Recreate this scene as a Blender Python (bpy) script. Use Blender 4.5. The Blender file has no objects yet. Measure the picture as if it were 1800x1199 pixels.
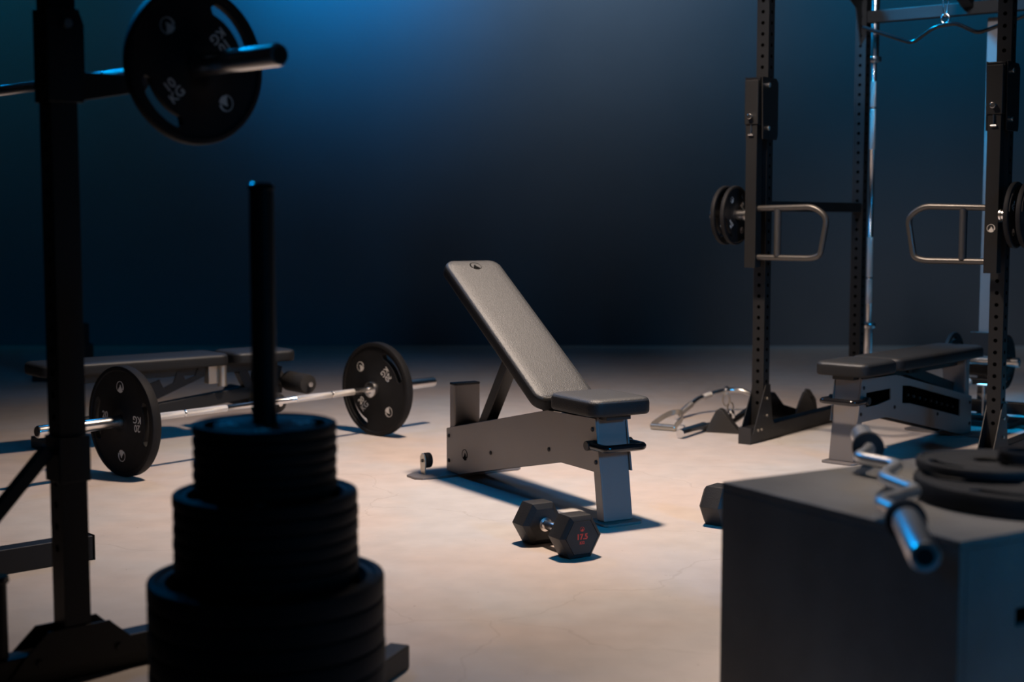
import bpy, math, random
from mathutils import Matrix, Vector
R = math.radians
random.seed(4)
scene = bpy.context.scene
COL = scene.collection

# ------------------------------------------------------------------ camera
cam_d = bpy.data.cameras.new('camera')
cam_d.lens = 50.0
cam_d.sensor_width = 36.0
cam_d.clip_end = 100
cam_d.dof.use_dof = True
cam_d.dof.focus_distance = 4.85
cam_d.dof.aperture_fstop = 2.2
cam = bpy.data.objects.new('camera', cam_d)
COL.objects.link(cam)
cam.location = (0, 0, 1.05)
cam.rotation_euler = (R(90) - math.atan((599.5 - 380) / 2500.0), 0, 0)
scene.camera = cam

# ------------------------------------------------------------------ world, exposure
scene.view_settings.view_transform = 'Standard'
scene.view_settings.look = 'None'
scene.view_settings.gamma = 1.0
scene.view_settings.use_curve_mapping = False
scene.view_settings.exposure = 0.0
w = bpy.data.worlds.new('dim_studio')
scene.world = w
w.use_nodes = True
w.node_tree.nodes['Background'].inputs[0].default_value = (0.30, 0.40, 0.55, 1)
w.node_tree.nodes['Background'].inputs[1].default_value = 0.008

# ------------------------------------------------------------------ lights
def aim(o, target):
    o.rotation_euler = (Vector(target) - o.location).to_track_quat('-Z', 'Y').to_euler()

def area(name, loc, target, size, energy, color, spread=180, size_y=None):
    l = bpy.data.lights.new(name, 'AREA')
    l.energy = energy; l.color = color; l.size = size; l.spread = R(spread)
    if size_y:
        l.shape = 'RECTANGLE'; l.size_y = size_y
    o = bpy.data.objects.new(name, l); COL.objects.link(o)
    o.location = loc; aim(o, target)
    return o

def spot(name, loc, target, radius, energy, color, angle, blend=1.0):
    l = bpy.data.lights.new(name, 'SPOT')
    l.energy = energy; l.color = color; l.shadow_soft_size = radius
    l.spot_size = R(angle); l.spot_blend = blend
    o = bpy.data.objects.new(name, l); COL.objects.link(o)
    o.location = loc; aim(o, target)
    return o

spot('overhead_key_lamp', (0.15, 5.30, 3.2), (0.22, 5.72, 0), 0.12, 640, (1.0, 0.78, 0.62), 110)
area('backrest_sheen_fill', (1.35, 7.45, 4.1), (0.1, 5.3, 0.6), 1.5, 0.6, (1.0, 0.88, 0.80), 40)  # added unseen source, gives the raised backrest its sheen
area('box_top_fill', (1.0, 2.9, 3.6), (0.95, 2.82, 0.5), 0.8, 4.2, (1.0, 0.85, 0.74), 24)  # added unseen fill, brightens the box top and curl bar highlights
area('blue_side_lamp', (3.6, -0.6, 2.6), (0.9, 4.6, 0.2), 0.9, 11.0, (0.0, 0.42, 1.0), 44)
spot('blue_wall_lamp', (-1.45, 10.0, 4.1), (-1.38, 11.5, 3.6), 0.3, 600, (0.0, 0.38, 1.0), 98)
spot('pale_wall_lamp', (0.6, 9.8, 4.2), (0.55, 11.5, 3.6), 0.3, 250, (0.42, 0.66, 0.95), 108)
spot('right_wall_teal_fill', (3.2, 9.8, 4.0), (3.2, 11.5, 3.1), 0.3, 110, (0.0, 0.50, 1.0), 106)  # added source, tints the right part of the back wall teal
spot('left_wall_teal_fill', (-4.0, 9.6, 3.9), (-3.9, 11.5, 3.2), 0.3, 60, (0.0, 0.55, 0.9), 110)  # added weak source, brightens the left part of the back wall
area('blue_back_lamp', (-1.9, 7.4, 3.4), (0.8, 5.4, 0.7), 0.9, 9, (0.0, 0.38, 1.0), 110)
area('racked_bar_blue_fill', (-2.6, 5.8, 4.1), (-0.62, 3.1, 1.38), 0.4, 2.2, (0.0, 0.36, 1.0), 20)  # added narrow beam, puts a blue glint on the racked sleeve
area('column_blue_fill', (0.3, 6.9, 3.9), (2.4, 7.1, 1.4), 0.4, 15, (0.0, 0.45, 1.0), 30)  # added narrow beam, turns the cable column's face cyan
area('upright_pale_fill', (0.5, 4.2, 3.9), (1.6, 6.6, 2.4), 0.5, 4.5, (0.88, 0.90, 1.0), 34)  # extra unseen fill, added to lighten the tops of the rack uprights

# ------------------------------------------------------------------ materials
def mat(name, base, rough=0.5, metal=0.0, spec=0.5, bump=0.0, bscale=200, var=0.0, vscale=6, rvar=0.0):
    m = bpy.data.materials.new(name); m.use_nodes = True
    nt = m.node_tree; b = nt.nodes['Principled BSDF']
    b.inputs['Base Color'].default_value = (*base, 1)
    b.inputs['Roughness'].default_value = rough
    b.inputs['Metallic'].default_value = metal
    b.inputs['Specular IOR Level'].default_value = spec
    tc = nt.nodes.new('ShaderNodeTexCoord')
    if var > 0 or rvar > 0:
        n = nt.nodes.new('ShaderNodeTexNoise'); n.inputs['Scale'].default_value = vscale
        n.inputs['Detail'].default_value = 6
        nt.links.new(tc.outputs['Object'], n.inputs['Vector'])
        if var > 0:
            r = nt.nodes.new('ShaderNodeValToRGB')
            r.color_ramp.elements[0].position = 0.3; r.color_ramp.elements[1].position = 0.7
            r.color_ramp.elements[0].color = (*[c * (1 - var) for c in base], 1)
            r.color_ramp.elements[1].color = (*[min(1, c * (1 + var)) for c in base], 1)
            nt.links.new(n.outputs[0], r.inputs[0]); nt.links.new(r.outputs[0], b.inputs['Base Color'])
        if rvar > 0:
            mr = nt.nodes.new('ShaderNodeMapRange')
            mr.inputs[3].default_value = rough - rvar; mr.inputs[4].default_value = rough + rvar
            nt.links.new(n.outputs[0], mr.inputs[0]); nt.links.new(mr.outputs[0], b.inputs['Roughness'])
    if bump > 0:
        n2 = nt.nodes.new('ShaderNodeTexNoise'); n2.inputs['Scale'].default_value = bscale
        n2.inputs['Detail'].default_value = 3
        bp = nt.nodes.new('ShaderNodeBump'); bp.inputs['Strength'].default_value = bump
        bp.inputs['Distance'].default_value = 0.008
        nt.links.new(tc.outputs['Object'], n2.inputs['Vector'])
        nt.links.new(n2.outputs[0], bp.inputs['Height']); nt.links.new(bp.outputs[0], b.inputs['Normal'])
    return m

M_black = mat('black_powder_coat', (0.012, 0.012, 0.0125), 0.45, 0, 0.35, 0.08, 500, rvar=0.08)
M_gloss = mat('glossy_black_plastic', (0.010, 0.010, 0.011), 0.16, rvar=0.05)
M_hole_shade = mat('painted_hole_shade', (0.001, 0.001, 0.001), 0.9, 0, 0.0, var=0.1)  # black painted in for the shade inside holes and slots
M_grey = mat('grey_steel_paint', (0.20, 0.185, 0.18), 0.40, 0.35, 0.5, 0.06, 600, rvar=0.06)
M_pad = mat('dark_leatherette', (0.017, 0.0175, 0.0185), 0.54, 0, 1.0, 0.25, 260, var=0.08, vscale=14)
M_pad.node_tree.nodes['Principled BSDF'].inputs['Specular Tint'].default_value = (0.92, 0.96, 1.0, 1)
M_padside = mat('black_leatherette', (0.012, 0.012, 0.0125), 0.55, 0, 0.25, 0.2, 260, var=0.1)
M_rubber = mat('black_rubber', (0.011, 0.011, 0.0118), 0.64, 0, 0.18, 0.12, 300, var=0.15, vscale=20)
M_head = mat('dumbbell_rubber', (0.020, 0.020, 0.021), 0.50, 0, 0.40, 0.12, 300, var=0.12, vscale=20)
M_foam = mat('black_foam', (0.022, 0.021, 0.021), 0.8, 0, 0.3, 0.3, 300, var=0.1)
M_satin = mat('satin_chrome', (0.88, 0.87, 0.86), 0.33, 1.0, 0.5, rvar=0.05, vscale=30)
M_darksteel = mat('dark_satin_steel', (0.10, 0.095, 0.09), 0.36, 0.7, 0.5, 0.08, 500, rvar=0.06)
M_chrome = mat('brushed_chrome', (0.80, 0.79, 0.78), 0.24, 1.0, 0.5, rvar=0.05, vscale=30)
M_shaft = mat('knurled_steel', (0.72, 0.70, 0.68), 0.30, 1.0, 0.5, 0.5, 1500, rvar=0.05)
M_knurl = mat('knurled_grip_steel', (0.85, 0.83, 0.80), 0.52, 1.0, 0.5, 0.5, 1500, rvar=0.03)
M_white = mat('white_print', (0.62, 0.60, 0.57), 0.5, var=0.05)
M_red = mat('red_print', (0.75, 0.05, 0.03), 0.5, var=0.05)
M_darkprint = mat('dark_print', (0.004, 0.004, 0.004), 0.9, 0, 0.05, var=0.05)
M_box = mat('dark_box_board', (0.085, 0.080, 0.074), 0.62, 0, 0.4, 0.15, 90, var=0.22, vscale=5)
M_grip = mat('rubber_grip', (0.025, 0.024, 0.024), 0.5, bump=0.3, bscale=700)
M_worn = mat('dull_nickel', (0.50, 0.46, 0.40), 0.35, 0.9, rvar=0.08, vscale=40)

# ------------------------------------------------------------------ mesh builder
class MB:
    def __init__(self):
        self.v = []; self.f = []; self.m = []; self.M = Matrix.Identity(4)
    def add(self, vs, fs, mi=0):
        o = len(self.v)
        self.v += [tuple(self.M @ Vector(p)) for p in vs]
        self.f += [tuple(i + o for i in f) for f in fs]
        self.m += [mi] * len(fs)
        return self
    def box(self, c, s, mi=0, rot=None):
        hx, hy, hz = s[0] / 2, s[1] / 2, s[2] / 2
        vs = [Vector((x, y, z)) for x in (-hx, hx) for y in (-hy, hy) for z in (-hz, hz)]
        if rot: vs = [rot @ p for p in vs]
        vs = [p + Vector(c) for p in vs]
        return self.add(vs, [(0, 1, 3, 2), (4, 6, 7, 5), (0, 4, 5, 1), (2, 3, 7, 6), (0, 2, 6, 4), (1, 5, 7, 3)], mi)
    def bar(self, p0, p1, wd, ht, mi=0, up=(0, 0, 1)):
        p0 = Vector(p0); p1 = Vector(p1); d = (p1 - p0); L = d.length; d.normalize()
        y = Vector(up).cross(d)
        if y.length < 1e-4: y = Vector((0, 1, 0))
        y.normalize(); z = d.cross(y)
        rot = Matrix((d, y, z)).transposed()
        return self.box((p0 + p1) / 2, (L, wd, ht), mi, rot)
    def cyl(self, p0, p1, r0, r1=None, n=24, mi=0, caps=True):
        return self.rev([(r0, 0), (r1 if r1 is not None else r0, 1)], p0, p1, n, mi, caps)
    def rev(self, prof, p0, p1, n=32, mi=0, caps=True):
        p0 = Vector(p0); p1 = Vector(p1); d = p1 - p0
        L = d.length; dn = d.normalized()
        a = Vector((0, 0, 1)) if abs(dn.z) < 0.9 else Vector((1, 0, 0))
        x = a.cross(dn).normalized(); y = dn.cross(x)
        vs = []; fs = []
        for (r, h) in prof:
            for k in range(n):
                t = 2 * math.pi * k / n
                vs.append(p0 + d * h + (x * math.cos(t) + y * math.sin(t)) * r)
        for i in range(len(prof) - 1):
            for k in range(n):
                k2 = (k + 1) % n
                fs.append((i * n + k, i * n + k2, (i + 1) * n + k2, (i + 1) * n + k))
        if caps:
            fs.append(tuple(reversed(range(n)))); fs.append(tuple((len(prof) - 1) * n + k for k in range(n)))
        return self.add(vs, fs, mi)
    def tube(self, pts, r, n=14, mi=0, closed=False):
        pts = [Vector(p) for p in pts]; N = len(pts); vs = []; fs = []
        prev = None
        for i in range(N):
            if closed: t = pts[(i + 1) % N] - pts[i - 1]
            else: t = pts[min(i + 1, N - 1)] - pts[max(i - 1, 0)]
            t.normalize()
            if prev is None:
                a = Vector((0, 0, 1)) if abs(t.z) < 0.9 else Vector((1, 0, 0))
                x = a.cross(t).normalized()
            else:
                x = (prev - t * prev.dot(t)).normalized()
            prev = x; y = t.cross(x)
            for k in range(n):
                q = 2 * math.pi * k / n
                vs.append(pts[i] + (x * math.cos(q) + y * math.sin(q)) * r)
        for i in range(N if closed else N - 1):
            j = (i + 1) % N
            for k in range(n):
                k2 = (k + 1) % n
                fs.append((i * n + k, i * n + k2, j * n + k2, j * n + k))
        if not closed:
            fs.append(tuple(reversed(range(n)))); fs.append(tuple((N - 1) * n + k for k in range(n)))
        return self.add(vs, fs, mi)
    def prism(self, poly, h0, h1, axis='z', mi=0):
        # poly in 2D; axis 'z': (x,y) ; axis 'y': (x,z) extruded along y
        n = len(poly)
        def p(a, h): return (a[0], a[1], h) if axis == 'z' else ((a[0], h, a[1]) if axis == 'y' else (h, a[0], a[1]))
        vs = [p(a, h0) for a in poly] + [p(a, h1) for a in poly]
        fs = [tuple(reversed(range(n))), tuple(range(n, 2 * n))]
        fs += [(i, (i + 1) % n, n + (i + 1) % n, n + i) for i in range(n)]
        return self.add(vs, fs, mi)
    def build(self, name, mats, parent=None, bevel=0.0, seg=2, smooth=True, angle=35):
        me = bpy.data.meshes.new(name)
        me.from_pydata(self.v, [], self.f)
        if not isinstance(mats, (list, tuple)): mats = [mats]
        for m in mats: me.materials.append(m)
        for p, mi in zip(me.polygons, self.m): p.material_index = mi
        import bmesh
        bm = bmesh.new(); bm.from_mesh(me)
        bmesh.ops.recalc_face_normals(bm, faces=bm.faces)
        bm.to_mesh(me); bm.free()
        if smooth:
            for p in me.polygons: p.use_smooth = True
            me.set_sharp_from_angle(angle=R(angle))
        o = bpy.data.objects.new(name, me); COL.objects.link(o)
        if parent: o.parent = parent
        if bevel > 0:
            b = o.modifiers.new('edge_round', 'BEVEL'); b.width = bevel; b.segments = seg
            b.limit_method = 'ANGLE'; b.angle_limit = R(40); b.harden_normals = True
        return o

def smooth_path(pts, rad=0.03, n=6):
    """polyline with its inner corners rounded"""
    pts = [Vector(p) for p in pts]; out = [pts[0]]
    for i in range(1, len(pts) - 1):
        a, b, c = pts[i - 1], pts[i], pts[i + 1]
        r = min(rad, (a - b).length * 0.45, (c - b).length * 0.45)
        s = b + (a - b).normalized() * r; e = b + (c - b).normalized() * r
        for k in range(n + 1):
            t = k / n
            out.append(s * (1 - t) ** 2 + b * 2 * t * (1 - t) + e * t * t)
    out.append(pts[-1])
    return out

def thing(name, label, cat, loc=(0, 0, 0), rotz=0.0, group=None):
    o = bpy.data.objects.new(name, None); COL.objects.link(o)
    o.empty_display_size = 0.1
    o.location = loc; o.rotation_euler = (0, 0, rotz)
    return tag(o, label, cat, group)

def tag(o, label, cat, group=None):
    o['label'] = label; o['category'] = cat
    if group: o['group'] = group
    return o

def struct(o):
    o['kind'] = 'structure'; return o

def dup(root, loc, rot, label, group=None):
    r = root.copy(); COL.objects.link(r); r.location = loc; r.rotation_euler = rot
    r['label'] = label
    if group: r['group'] = group
    for ch in list(root.children):
        c = ch.copy(); COL.objects.link(c); c.parent = r
        for g in list(ch.children):
            d = g.copy(); COL.objects.link(d); d.parent = c
    return r

def lettering(body, size, m, parent, matrix, name='lettering', extrude=0.0004, spacing=1.0, bold=0.0):
    cu = bpy.data.curves.new(name, 'FONT'); cu.body = body; cu.size = size
    cu.align_x = 'CENTER'; cu.align_y = 'CENTER'; cu.extrude = extrude; cu.space_line = 0.85
    cu.space_character = spacing; cu.offset = bold
    tmp = bpy.data.objects.new(name + '_curve', cu); COL.objects.link(tmp)
    bpy.context.view_layer.update()
    dg = bpy.context.evaluated_depsgraph_get()
    me = bpy.data.meshes.new_from_object(tmp.evaluated_get(dg))
    bpy.data.objects.remove(tmp)
    me.materials.clear(); me.materials.append(m)
    o = bpy.data.objects.new(name, me); COL.objects.link(o); o.parent = parent
    o.matrix_local = matrix
    return o

def emblem(size, m, parent, matrix, name='emblem'):
    """oval ring swelling at one side with a peak standing in it"""
    mb = MB(); n = 40; r = size / 2; vs = []; fs = []
    a0, a1 = R(-28), R(232)
    for k in range(n + 1):
        t = a0 + (a1 - a0) * k / n
        wd = r * (0.34 - 0.24 * min(1, k / (n * 0.35)))
        for rr in (r, r - wd):
            vs.append((rr * math.cos(t), rr * math.sin(t), 0))
        for rr in (r, r - wd):
            vs.append((rr * math.cos(t), rr * math.sin(t), 0.0005))
    for k in range(n):
        a = 4 * k; b = a + 4
        fs += [(a + 2, b + 2, b + 3, a + 3), (a, a + 1, b + 1, b), (a, b, b + 2, a + 2), (a + 1, a + 3, b + 3, b + 1)]
    mb.add(vs, fs)
    mb.prism([(-0.72 * r, -0.62 * r), (-0.2 * r, -0.95 * r), (0.35 * r, -0.92 * r), (0.72 * r, -0.66 * r), (0.12 * r, 0.38 * r), (0.0, 0.42 * r), (-0.12 * r, 0.05 * r)], 0, 0.0005)
    o = mb.build(name, m, parent, smooth=False)
    o.matrix_local = matrix
    return o

def frame(origin, ex, ey):
    ex = Vector(ex).normalized(); ey = Vector(ey).normalized(); ez = ex.cross(ey)
    m = Matrix((ex, ey, ez)).transposed().to_4x4(); m.translation = Vector(origin)
    return m

# ------------------------------------------------------------------ room
def floor_mat():
    m = bpy.data.materials.new('worn_concrete'); m.use_nodes = True
    nt = m.node_tree; b = nt.nodes['Principled BSDF']; N = nt.nodes.new; L = nt.links.new
    tc = N('ShaderNodeTexCoord')
    def noise(scale, detail=8, dist=0.0):
        n = N('ShaderNodeTexNoise'); n.inputs['Scale'].default_value = scale
        n.inputs['Detail'].default_value = detail; n.inputs['Distortion'].default_value = dist
        L(tc.outputs['Object'], n.inputs['Vector']); return n
    n1 = noise(1.1, 8, 0.4)
    r1 = N('ShaderNodeValToRGB'); e = r1.color_ramp.elements
    e[0].position = 0.36; e[0].color = (0.545, 0.53, 0.52, 1)
    e[1].position = 0.62; e[1].color = (0.60, 0.51, 0.455, 1)
    L(n1.outputs[0], r1.inputs[0])
    n2 = noise(9, 10)
    r2 = N('ShaderNodeValToRGB'); e = r2.color_ramp.elements
    e[0].position = 0.3; e[0].color = (0.89, 0.88, 0.87, 1); e[1].position = 0.72; e[1].color = (1.05, 1.04, 1.03, 1)
    L(n2.outputs[0], r2.inputs[0])
    mx = N('ShaderNodeMixRGB'); mx.blend_type = 'MULTIPLY'; mx.inputs[0].default_value = 0.8
    L(r1.outputs[0], mx.inputs[1]); L(r2.outputs[0], mx.inputs[2])
    # hairline cracks
    dn = noise(2.4, 5)
    mpv = N('ShaderNodeMixRGB'); mpv.blend_type = 'ADD'; mpv.inputs[0].default_value = 0.35
    L(tc.outputs['Object'], mpv.inputs[1]); L(dn.outputs[1], mpv.inputs[2])
    vo = N('ShaderNodeTexVoronoi'); vo.feature = 'DISTANCE_TO_EDGE'; vo.inputs['Scale'].default_value = 0.8
    L(mpv.outputs[0], vo.inputs['Vector'])
    rc = N('ShaderNodeValToRGB'); e = rc.color_ramp.elements
    e[0].position = 0.0; e[0].color = (0.80, 0.78, 0.76, 1); e[1].position = 0.0025; e[1].color = (1, 1, 1, 1)
    L(vo.outputs[0], rc.inputs[0])
    mc = N('ShaderNodeMixRGB'); mc.blend_type = 'MULTIPLY'; mc.inputs[0].default_value = 0.6
    L(mx.outputs[0], mc.inputs[1]); L(rc.outputs[0], mc.inputs[2])
    # specks
    n3 = noise(70, 2)
    rs = N('ShaderNodeValToRGB'); e = rs.color_ramp.elements
    e[0].position = 0.22; e[0].color = (0.55, 0.52, 0.50, 1); e[1].position = 0.27; e[1].color = (1, 1, 1, 1)
    L(n3.outputs[0], rs.inputs[0])
    ms = N('ShaderNodeMixRGB'); ms.blend_type = 'MULTIPLY'; ms.inputs[0].default_value = 1
    L(mc.outputs[0], ms.inputs[1]); L(rs.outputs[0], ms.inputs[2])
    L(ms.outputs[0], b.inputs['Base Color'])
    b.inputs['Roughness'].default_value = 0.62
    b.inputs['Specular IOR Level'].default_value = 0.35
    bp = N('ShaderNodeBump'); bp.inputs['Strength'].default_value = 0.15; bp.inputs['Distance'].default_value = 0.004
    nb = noise(45, 8); L(nb.outputs[0], bp.inputs['Height']); L(bp.outputs[0], b.inputs['Normal'])
    return m

M_floor = floor_mat()
M_wall = mat('dark_painted_wall', (0.115, 0.125, 0.14), 0.9, 0, 0.15, 0.1, 30, var=0.06, vscale=1.2)
M_ceil = mat('black_ceiling', (0.02, 0.02, 0.022), 0.9, var=0.1)
struct(MB().box((0, 4.5, -0.05), (14, 15, 0.1)).build('floor', M_floor, smooth=False))
struct(MB().box((0, 11.6, 2.6), (14, 0.2, 5.4)).build('wall_back', M_wall, smooth=False))
struct(MB().box((-7.1, 4.5, 2.6), (0.2, 15, 5.4)).build('wall_left', M_wall, smooth=False))
struct(MB().box((7.1, 4.5, 2.6), (0.2, 15, 5.4)).build('wall_right', M_wall, smooth=False))
struct(MB().box((0, 4.5, 5.25), (14.4, 15, 0.1)).build('ceiling', M_ceil, smooth=False))

# ------------------------------------------------------------------ weight plates
def plate_mesh(Rad, T, name, n=96, slots=True, slot_half=30):
    """disc lying around local z, slots at +-x"""
    mb = MB()
    rings = [0.0256, 0.034, 0.055 if Rad > 0.15 else 0.048, 0.062 if Rad > 0.15 else 0.055]
    s0, s1 = Rad * 0.70, Rad * 0.85
    rings += [s0, (s0 + s1) / 2, s1, Rad * 0.91, Rad * 0.925, Rad - 0.006, Rad - 0.0015, Rad]
    rec = T / 2 - min(0.005, T * 0.16)
    zs = [T / 2 - 0.002, T / 2, T / 2, rec, rec, rec, rec, rec, T / 2, T / 2, T / 2 - 0.002, T / 2 - 0.006]
    nr = len(rings)
    def slotdepth(k):
        a = (360.0 * k / n)
        d = min(abs(((a - c + 180) % 360) - 180) for c in (0, 180))
        return slot_half - d
    vs = []
    for side in (1, -1):
        for i in range(nr):
            for k in range(n):
                r = rings[i]
                if slots and i in (4, 6):
                    d = slotdepth(k); hw = (s1 - s0) / 2; mid = (s0 + s1) / 2
                    if -0.01 <= d:
                        q = min(1, (d * math.pi / 180 * mid) / hw)
                        hh = hw * math.sqrt(max(0.02, 1 - (1 - q) ** 2))
                        r = mid + (hh if i == 6 else -hh)
                t = 2 * math.pi * k / n
                vs.append((r * math.cos(t), r * math.sin(t), zs[i] * side))
    fs = []
    def idx(side, i, k): return side * nr * n + i * n + (k % n)
    def inslot(i, k):
        return slots and i in (4, 5) and slotdepth(k) >= -0.01 and slotdepth((k + 1) % n) >= -0.01
    for side in (0, 1):
        for i in range(nr - 1):
            for k in range(n):
                if inslot(i, k): continue
                q = (idx(side, i, k), idx(side, i, k + 1), idx(side, i + 1, k + 1), idx(side, i + 1, k))
                fs.append(q if side == 1 else tuple(reversed(q)))
    for k in range(n):
        fs.append((idx(0, nr - 1, k), idx(0, nr - 1, k + 1), idx(1, nr - 1, k + 1), idx(1, nr - 1, k)))
        fs.append((idx(0, 0, k), idx(1, 0, k), idx(1, 0, k + 1), idx(0, 0, k + 1)))
        if inslot(4, k):
            fs.append((idx(0, 4, k), idx(0, 4, k + 1), idx(1, 4, k + 1), idx(1, 4, k)))
            fs.append((idx(0, 6, k), idx(1, 6, k), idx(1, 6, k + 1), idx(0, 6, k + 1)))
            if not inslot(4, k - 1):
                for i in (4, 5): fs.append((idx(0, i, k), idx(0, i + 1, k), idx(1, i + 1, k), idx(1, i, k)))
            if not inslot(4, k + 1):
                for i in (4, 5): fs.append((idx(0, i, k + 1), idx(0, i + 1, k + 1), idx(1, i + 1, k + 1), idx(1, i, k + 1)))
    mb.add(vs, fs)
    o = mb.build(name, M_rubber, smooth=True, angle=40)
    return o.data, o

PL = {}
for kind, (rad, th, txt) in dict(large=(0.225, 0.042, '20\nKG'), medium=(0.175, 0.027, '10\nKG'), small=(0.136, 0.0215, '5\nKG'), tiny=(0.112, 0.0215, '2.5\nKG')).items():
    me, o = plate_mesh(rad, th, 'weight_plate')
    bpy.data.objects.remove(o)
    PL[kind] = dict(mesh=me, R=rad, T=th, txt=txt)

def plate_disc(kind, parent):
    o = bpy.data.objects.new('disc', PL[kind]['mesh']); COL.objects.link(o); o.parent = parent
    return o

marks_cache = {}
def plate_marks(kind, parent, side, emb=True, tone=None):
    p = PL[kind]; rad = p['R']; z = (p['T'] / 2 - min(0.005, p['T'] * 0.16) + 0.0002) * side
    tone = tone or M_white
    for s in (1, -1):
        # lettering beside the slots reads with its top towards the hub
        m = frame((s * rad * 0.49, 0, z), (-s, 0, 0), (0, -s * side, 0))
        lettering(p['txt'], rad * 0.18, tone, parent, m, 'weight_lettering', bold=0.0004)
        m = frame((0, s * rad * 0.62, z), (s * side, 0, 0), (0, s, 0))
        emblem(rad * 0.215, tone, parent, m)

def make_plate(kind, label, loc, rot=(0, 0, 0), group=None, sides=(), tone=None):
    if not sides:
        o = bpy.data.objects.new('weight_plate', PL[kind]['mesh']); COL.objects.link(o)
        o.location = loc; o.rotation_euler = rot
        return tag(o, label, 'weight plate', group)
    t = thing('weight_plate', label, 'weight plate', loc, 0, group)
    t.rotation_euler = rot
    plate_disc(kind, t)
    for s in sides: plate_marks(kind, t, s, tone=tone)
    return t

def axis_rot(d, roll=0.0):
    """euler turning local z to d, then rolled about it; roll 0 puts local x sideways"""
    d = Vector(d).normalized()
    x = Vector((0, 0, 1)).cross(d).normalized(); y = d.cross(x)
    m = Matrix((x, y, d)).transposed() @ Matrix.Rotation(roll, 3, 'Z')
    return m.to_euler()

# ------------------------------------------------------------------ barbell
def make_barbell(label, centre, axis, shaft=1.31, total=2.2):
    """local x is the bar's axis"""
    t = thing('barbell', label, 'barbell', centre)
    d = Vector(axis).normalized()
    t.rotation_euler = d.to_track_quat('X', 'Z').to_euler()
    h = shaft / 2; e = total / 2
    mb = MB()
    kn = [(-h - 0.01, .014), (-h + 0.10, .014), (-h + .101, .0148), (-h + .235, .0148), (-h + .236, .0139), (-h + .246, .0139), (-h + .247, .0148),
          (-h + .46, .0148), (-h + .461, .0137), (h - .461, .0137), (h - .46, .0148), (h - .247, .0148), (h - .246, .0139), (h - .236, .0139), (h - .235, .0148), (h - .101, .0148), (h - .10, .014), (h + .01, .014)]
    L = 2 * (h + .01)
    n = 28
    mb.rev([(r, (x + h + .01) / L) for x, r in kn], (-h - .01, 0, 0), (h + .01, 0, 0), n)
    for q in range(len(kn) - 1):
        if kn[q][1] == kn[q + 1][1] == .0148:
            for f in range(q * n, (q + 1) * n): mb.m[f] = 1
    mb.build('shaft', [M_chrome, M_knurl], t, angle=50)
    for s in (-1, 1):
        sl = MB(); a = h + 0.03; Ls = e - h
        prof = [(.020, 0), (.0245, .003 / Ls), (.0375, .004 / Ls), (.0385, .007 / Ls), (.0385, .027 / Ls), (.0375, .03 / Ls), (.0247, .031 / Ls), (.0247, 1 - .006 / Ls), (.022, 1 - .001 / Ls), (.012, 1)]
        sl.rev(prof, (s * h, 0, 0), (s * e, 0, 0), 36)
        so = sl.build('sleeve', M_chrome, t, angle=30)
        MB().cyl((s * (e - .001), 0, 0), (s * (e + .0015), 0, 0), .016, n=28).build('end_cap', M_black, so)
    return t

# floor barbell
ang = 0.707
bu = Vector((math.sin(ang), math.cos(ang), 0)); bc = Vector((-1.107, 6.235, 0.225))
make_barbell('chrome barbell lying on the floor between two large plates, left of the grey bench', bc, bu)
make_plate('large', 'large black 20 kg plate on the near left end of the floor barbell', bc - bu * (.655 + .031 + .0215), axis_rot(-bu, R(0)), sides=(1,))
make_plate('large', 'large black 20 kg plate on the far right end of the floor barbell', bc + bu * (.655 + .031 + .0215), axis_rot(-bu, R(43)), sides=(1,))

# ------------------------------------------------------------------ pads
def rrect(L, W, rc, inset, n=7):
    hx, hy = L / 2 - inset, W / 2 - inset; r = max(0.002, rc - inset); out = []
    for cx, cy, a in ((hx - r, hy - r, 0), (-hx + r, hy - r, 90), (-hx + r, -hy + r, 180), (hx - r, -hy + r, 270)):
        for k in range(n + 1):
            t = R(a + 90.0 * k / n); out.append((cx + r * math.cos(t), cy + r * math.sin(t)))
    return out

def pad(L, W, T, rc, name, parent, matrix, m_side=None, m_top=None):
    prof = [(.006, 0), (0.001, .005), (0, .012), (0, T - .020), (.002, T - .012), (.006, T - .006), (.012, T - .002), (.0145, T - .0022), (.017, T - .0006), (.024, T + .0006), (.05, T + .0016)]
    mb = MB(); vs = []; fs = []; mm = []
    for ins, z in prof:
        o = rrect(L, W, rc, ins); n = len(o)
        vs += [(x, y, z) for x, y in o]
    for i in range(len(prof) - 1):
        for k in range(n):
            fs.append((i * n + k, i * n + (k + 1) % n, (i + 1) * n + (k + 1) % n, (i + 1) * n + k))
            mm.append(0 if i < 4 else 1)
    fs.append(tuple(reversed(range(n)))); mm.append(0)
    fs.append(tuple((len(prof) - 1) * n + k for k in range(n))); mm.append(1)
    mb.add(vs, fs); mb.m = mm
    o = mb.build(name, [m_side or M_padside, m_top or M_pad], parent, angle=60)
    o.matrix_local = matrix
    return o

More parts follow.
